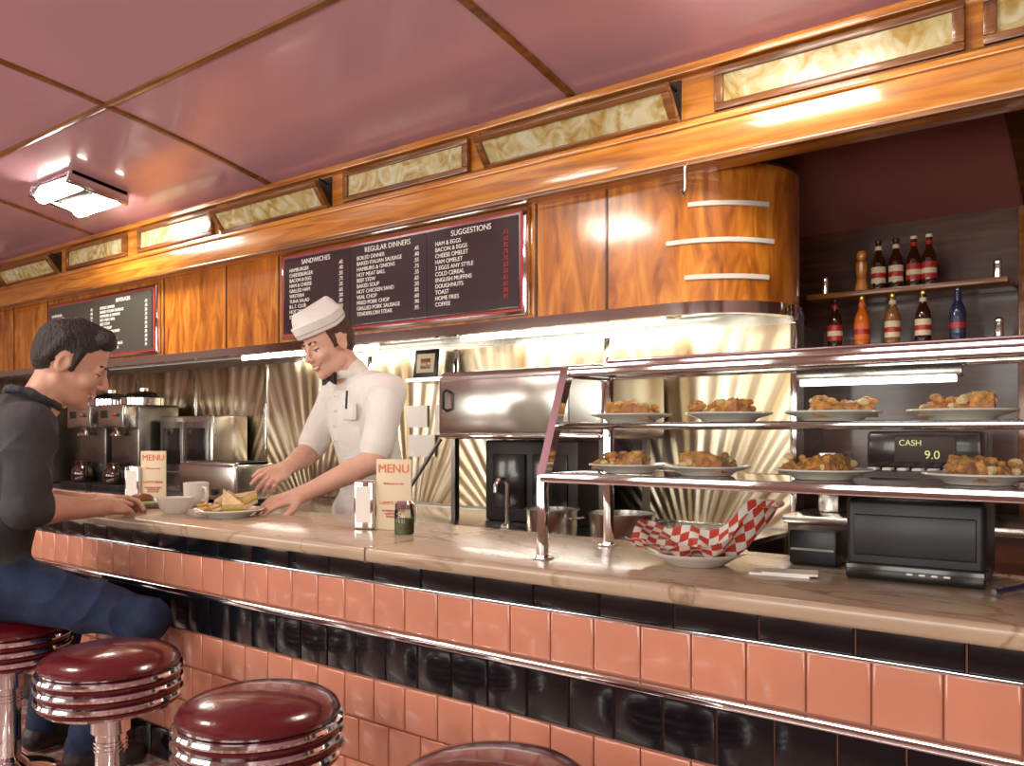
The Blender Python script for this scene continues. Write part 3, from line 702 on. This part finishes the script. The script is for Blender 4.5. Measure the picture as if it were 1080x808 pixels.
def head(H,c,R,skin,hair,lip,teeth,style,sc_=1.0):
    c=np.array(c,float); W=lambda p:c+R@(np.array(p,float)*sc_)
    def E(p,r,m,k=.015,sub=False): H.e(W(p),np.array(r)*sc_,R,m,k,sub)
    def Cc(a,b_,ra,rb,m,k=.008): H.c(W(a),W(b_),ra*sc_,rb*sc_,m,k)
    E((0,-.012,.03),(.075,.096,.086),skin)
    E((0,.018,-.03),(.060,.074,.086),skin,.02)
    E((0,.034,-.078),(.044,.048,.034),skin,.02)
    E((0,.074,-.100),(.018,.015,.014),skin,.015)
    for s in (-1,1):
        E((s*.038,.064,-.028),(.022,.022,.022),skin,.015)
        Cc((s*.052,-.005,-.06),(s*.028,.05,-.092),.018,.016,skin,.02)
    Cc((-.034,.080,.020),(.034,.080,.020),.009,.009,skin,.012)
    for s in (-1,1): E((s*.031,.104,.000),(.019,.022,.012),skin,.008,True)
    Cc((0,.088,.010),(0,.110,-.028),.0070,.0100,skin,.010)
    for s in (-1,1): Cc((s*.009,.099,-.033),(s*.011,.094,-.034),.0070,.006,skin,.006)
    for s in (-1,1):
        E((s*.077,-.010,-.005),(.009,.020,.031),skin,.006)
        E((s*.084,-.006,-.004),(.006,.011,.019),skin,.004,True)
        E((s*.031,.0720,.0035),(.0150,.0140,.0105),skin,.003)
        Cc((s*.018,.081,.001),(s*.031,.0862,-.0010),.0018,.0020,hair,.0015); Cc((s*.031,.0862,-.0010),(s*.045,.078,.001),.0020,.0018,hair,.0015)
        Cc((s*.016,.0915,.025),(s*.047,.078,.026),.0036,.0026,hair,.002)
    E((0,.0715,-.0635),(.025,.0240,.0058),teeth,.001)
    for s in (-1,1):
        Cc((s*.031,.079,-.0525),(s*.014,.0905,-.0572),.0020,.0026,lip,.002); Cc((s*.014,.0905,-.0572),(0,.0935,-.0582),.0026,.0030,lip,.002)
        Cc((s*.031,.079,-.0525),(s*.013,.0885,-.0695),.0020,.0034,lip,.002); Cc((s*.013,.0885,-.0695),(0,.0915,-.0715),.0034,.0038,lip,.002)
    if style=='quiff':
        E((0,-.022,.050),(.081,.094,.074),hair,.012)
        E((0,-.060,.020),(.073,.054,.080),hair,.012)
        Cc((-.040,.050,.092),(.035,.058,.098),.022,.024,hair,.02)
        Cc((-.020,.070,.098),(.03,.066,.104),.015,.017,hair,.015)
        Cc((0,-.02,.108),(.0,.05,.110),.028,.024,hair,.02)
        for s in (-1,1): Cc((s*.073,.020,.045),(s*.072,.016,-.016),.012,.006,hair,.006); Cc((s*.068,-.03,.06),(s*.068,-.05,.0),.02,.016,hair,.01)
    else:
        E((0,-.022,.046),(.079,.093,.070),hair,.012)
        E((0,-.058,.012),(.073,.052,.078),hair,.012)
        Cc((-.05,.045,.068),(.0,.075,.066),.016,.018,hair,.012); Cc((0,.075,.066),(.05,.045,.066),.018,.016,hair,.012)
        for s in (-1,1): Cc((s*.071,.022,.045),(s*.072,.016,-.010),.012,.006,hair,.006)
    return W
def eyes(W,R,sc_,parent,look=-.3):
    for s,nm in ((-1,'eye_left'),(1,'eye_right')):
        b=B(); p=W((s*.031,.0715,-.001)); b.ball(tuple(p),.0128*sc_,'eye',16)
        q=W((s*.031-.001,.0715+.0085*math.cos(look),-.001+.0085*math.sin(look))); b.ball(tuple(q),.0056*sc_,'iris',12); b.done(nm,parent)
def hand(H,w,D,N,side,curl,m,s=1.0,spread=1.0,thumbN=.25):
    D=nrm(D); N=np.array(N,float); N=nrm(N-D*(N@D)); S=np.cross(D,N)*side; w=np.array(w,float)
    L=lambda d,t,n:w+(D*d+S*t+N*n)*s
    H.e(L(.048,0,0),np.array((.040,.050,.015))*s,np.stack([S,D,N],1),m,.012)
    H.c(L(-.01,0,0),L(.03,0,0),.026*s,.024*s,m,.015)
    offs=(.029,.0095,-.0100,-.028); lens=(.070,.078,.072,.056); rad=(.0088,.0090,.0086,.0078)
    for i in range(4):
        H.c(L(.03,offs[i]*.7,.0),L(.088,offs[i],0),.011*s,.0095*s,m,.006)
        p=L(.088-(.006 if i==3 else 0),offs[i],0); ang=0; dirs=[.45,.32,.23]
        sp=offs[i]*1.6*spread
        for j in range(3):
            ang+=curl[i][j] if isinstance(curl[0],(list,tuple)) else curl[j]
            d=nrm(D*math.cos(ang)+N*math.sin(ang)+S*sp)
            q=p+d*lens[i]*dirs[j]*s
            H.c(p,q,rad[i]*s*(1-.08*j),rad[i]*s*(.92-.08*j),m,.003); p=q
    p=L(.012,.022,.004); q=L(.048,.048,.012+thumbN*.03); H.c(p,q,.0135*s,.0115*s,m,.01)
    r=q+nrm(D*.8+S*.35+N*thumbN)*.030*s; H.c(q,r,.0108*s,.0095*s,m,.004); t=r+nrm(D*.95+S*.05+N*(thumbN+.1))*.026*s; H.c(r,t,.0096*s,.0078*s,m,.004)
# ---- cook
ck=empty('cook')
H=Hm(); f=nrm((-.22,-.975,0)); R=frameR(f)
SH,SK,HR,LP,TE,PT,SHO=0,1,2,3,4,5,6
H.e((-2.405,2.245,.93),(.165,.115,.13),R,SH,.05)
H.e((-2.405,2.225,1.08),(.148,.105,.15),R,SH,.05)
H.e((-2.415,2.195,1.24),(.168,.112,.17),R,SH,.05)
H.c((-2.55,2.20,1.335),(-2.275,2.165,1.335),.068,.068,SH,.05)
H.c((-2.415,2.175,1.36),(-2.425,2.150,1.415),.075,.058,SH,.03)
for a in range(10):
    t0=2*math.pi*a/10; t1=2*math.pi*(a+1)/10
    q=lambda t:(-2.432+.062*math.cos(t),2.142+.062*math.sin(t),1.418+.012*math.sin(t))
    H.c(q(t0),q(t1),.010,.010,SH,.006)
hc=(-2.465,2.070,1.520); HRm=headR((-.12,-.99),math.radians(-22),math.radians(6))
neck_top=np.array(hc)+HRm@np.array((0,-.025,-.055))
H.c((-2.425,2.15,1.40),neck_top,.056,.052,SK,.02)
def arm(H,sh,el,wr,rs,skin,shirt,cut,k=.025):
    sh,el,wr=[np.array(v,float) for v in (sh,el,wr)]
    if cut<=1:
        H.c(sh,el,rs*.80,.042,skin,k); H.c(sh,sh+(el-sh)*cut,rs,rs*.98,shirt,.02)
    else:
        H.c(sh,el,rs,rs*.86,shirt,.02); H.c(el,el+(wr-el)*(cut-1),rs*.86,rs*.84,shirt,.012)
    mid=el+(wr-el)*.3
    H.c(el,mid,.041,.041,skin,.012); H.c(mid,wr,.041,.026,skin,.012)
Ls,Le,Lw=(-2.245,2.165,1.335),(-2.205,2.055,1.095),(-2.315,1.825,.985)
Rs,Re,Rw=(-2.585,2.205,1.335),(-2.655,2.135,1.115),(-2.545,1.945,1.065)
arm(H,Ls,Le,Lw,.060,SK,SH,.80); arm(H,Rs,Re,Rw,.058,SK,SH,.80)
hand(H,Lw,(-.35,-.90,-.22),(-.35,.05,-.93),1,(.25,.35,.3),SK,.98)
hand(H,Rw,(.22,-.9,-.32),(-.55,-.10,-.8),-1,[(.15,.3,.3),(.45,.5,.4),(.6,.6,.5),(.7,.6,.5)],SK,.98)
for s,x in ((-1,-2.50),(1,-2.31)):
    H.c((x,2.245,.90),(x,2.24,.50),.088,.062,PT,.03); H.c((x,2.24,.50),(x,2.26,.12),.062,.048,PT,.02); H.c((x,2.27,.045),(x-.02,2.12,.035),.044,.035,SHO,.02)
W=head(H,hc,HRm,SK,HR,LP,TE,'short',.98)
H.build('body',['shirt_w','skin','hair_br','lip','teeth','shirt_w','shoe'],.0036,ck,(0,5))
eyes(W,HRm,.98,ck,-.5)
T=Matrix.Translation(hc)@Matrix(HRm.tolist()).to_4x4()@Matrix.Rotation(math.radians(-9),4,'X')
b=B(); seg=40; rings=[(.052,.082,.100),(.056,.086,.104),(.098,.089,.108),(.101,.086,.105),(.098,.080,.100),(.125,.052,.096),(.142,.022,.088),(.146,.004,.080)]
vs=[];fs=[]
for z,rx,ry in rings:
    for k_ in range(seg):
        a=2*math.pi*k_/seg; vs.append((rx*math.cos(a),-.012+ry*math.sin(a),z+.010*abs(math.sin(a))))
for j in range(len(rings)-1):
    for k_ in range(seg): k2=(k_+1)%seg; fs.append((j*seg+k_,j*seg+k2,(j+1)*seg+k2,(j+1)*seg+k_))
fs.append(tuple((len(rings)-1)*seg+k_ for k_ in range(seg)))
b.add(vs,fs,'shirt_w',T); M['band']=P('cap_stripe',(.45,.42,.38),.7)
vs=[]
for z in (.066,.070):
    for k_ in range(seg):
        a=2*math.pi*k_/seg; vs.append((.0885*math.cos(a),-.012+.1065*math.sin(a),z+.010*abs(math.sin(a))))
fs=[(k_,(k_+1)%seg,seg+(k_+1)%seg,seg+k_) for k_ in range(seg)]; b.add(vs,fs,'band',T)
b.done('paper_cap',ck)
Rb=Matrix(R.tolist()).to_4x4()
T=Matrix.Translation((-2.448,2.060,1.392))@Rb
b=B(); b.ball((0,0,0),(.010,.009,.010),'black',12,T)
for s in (-1,1):
    vs=[(s*.004,.004,.006),(s*.004,.004,-.006),(s*.045,.004,-.022),(s*.045,.004,.022),(s*.004,-.006,.006),(s*.004,-.006,-.006),(s*.045,-.008,-.022),(s*.045,-.008,.022)]
    b.add(vs,[(0,1,2,3),(4,5,6,7),(0,1,5,4),(1,2,6,5),(2,3,7,6),(3,0,4,7)],'black',T)
b.done('bow_tie',ck)
b=B(); b.tube([(-2.345,2.056,1.345),(-2.345,2.052,1.28)],.004,'black'); b.box(-2.37,-2.31,2.054,2.070,1.24,1.30,'shirt_w',.003)
for k_ in range(4): b.ball((-2.437,2.072+.004*abs(k_-2),1.33-k_*.055),.006,'shirt_w',10)
b.done('pocket_and_buttons',ck)
# ---- customer
cu=empty('seated_customer')
H=Hm(); f=nrm((.10,.995,0)); R=frameR(f)
lean=frameR((.05,.99,-.0),up=(0,.25,.97))
H.e((-2.69,1.02,.760),(.170,.125,.100),R,5,.05)
H.e((-2.69,1.005,.90),(.150,.110,.15),lean,0,.05)
H.e((-2.68,1.040,1.07),(.170,.118,.19),lean,0,.05)
H.c((-2.845,1.09,1.215),(-2.525,1.055,1.215),.068,.068,0,.05)
H.c((-2.68,1.09,1.23),(-2.675,1.120,1.265),.085,.064,0,.03)
for a in range(14):
    t0=2*math.pi*a/14; t1=2*math.pi*(a+1)/14
    q=lambda t:(-2.675+.067*math.cos(t),1.130+.067*math.sin(t),1.296-.030*math.sin(t))
    H.c(q(t0),q(t1),.0085,.0085,0,.004)
hc=(-2.660,1.235,1.405); HRm=headR((.55,.83),math.radians(-24),math.radians(0))
nt=np.array(hc)+HRm@np.array((0,-.025,-.055))
H.c((-2.675,1.13,1.25),nt,.058,.055,1,.012)
arm(H,(-2.505,1.055,1.205),(-2.50,1.03,.985),(-2.565,1.275,.968),.062,1,0,1.12)
arm(H,(-2.865,1.105,1.205),(-2.92,1.165,.99),(-2.80,1.375,.965),.062,1,0,1.12)
hand(H,(-2.57,1.285,.970),(-.42,.90,-.05),(-.45,-.1,-.88),1,(.35,.5,.4),1,1.0)
hand(H,(-2.80,1.385,.970),(.45,.88,-.05),(.45,-.1,-.88),-1,(.35,.5,.4),1,1.0)
H.c((-2.605,1.03,.755),(-2.33,1.295,.660),.088,.058,5,.03); H.c((-2.33,1.295,.660),(-2.52,1.20,.29),.057,.044,5,.02)
H.c((-2.775,1.03,.755),(-2.81,1.31,.68),.088,.058,5,.03); H.c((-2.81,1.31,.68),(-2.80,1.21,.29),.057,.044,5,.02)
H.c((-2.525,1.19,.246),(-2.47,1.335,.236),.042,.034,6,.015); H.c((-2.80,1.19,.246),(-2.81,1.34,.236),.042,.034,6,.015)
W=head(H,hc,HRm,1,2,3,4,'quiff',1.05)
H.build('body',['shirt_g','skin2','hair_bk','lip','teeth','jeans','shoe'],.0036,cu,(0,5))
eyes(W,HRm,1.05,cu,-.4)
# ------------------------------------------------------------ lights
def area(name,loc,rot,sx,sy,p,col):
    l=bpy.data.lights.new(name,'AREA'); l.shape='RECTANGLE'; l.size=sx; l.size_y=sy; l.energy=p; l.color=col
    o=bpy.data.objects.new(name,l); o.location=loc; o.rotation_euler=rot; sc.collection.objects.link(o); return o
for i,(a,c) in enumerate(wx):
    area('window_daylight',((a+c)/2,YF-.15,1.55),(math.radians(90),0,0),c-a,1.15,38 if i<3 else 34,(1,.95,.88))
area('ceiling_lamp_light',(-5.15,2.4,2.5),(0,0,0),.5,.3,16,(1,.9,.75))
area('ceiling_lamp_light',(-1.05,2.2,2.5),(0,0,0),.5,.3,10,(1,.9,.75))
area('ceiling_lamp_light',(-3.2,.2,2.68),(0,0,0),.5,.3,18,(1,.9,.75))
w=bpy.data.worlds.new('World'); sc.world=w; w.use_nodes=True
w.node_tree.nodes['Background'].inputs[0].default_value=(1,.97,.92,1); w.node_tree.nodes['Background'].inputs[1].default_value=1.2
# ------------------------------------------------------------ camera
cd=bpy.data.cameras.new('Camera'); cd.lens=30; cd.sensor_width=36; cd.shift_y=.047; cd.clip_start=.05
co=bpy.data.objects.new('Camera',cd); sc.collection.objects.link(co); co.location=(0,0,1.2)
co.rotation_euler=(math.radians(90),0,math.atan2(.613,.790)); sc.camera=co
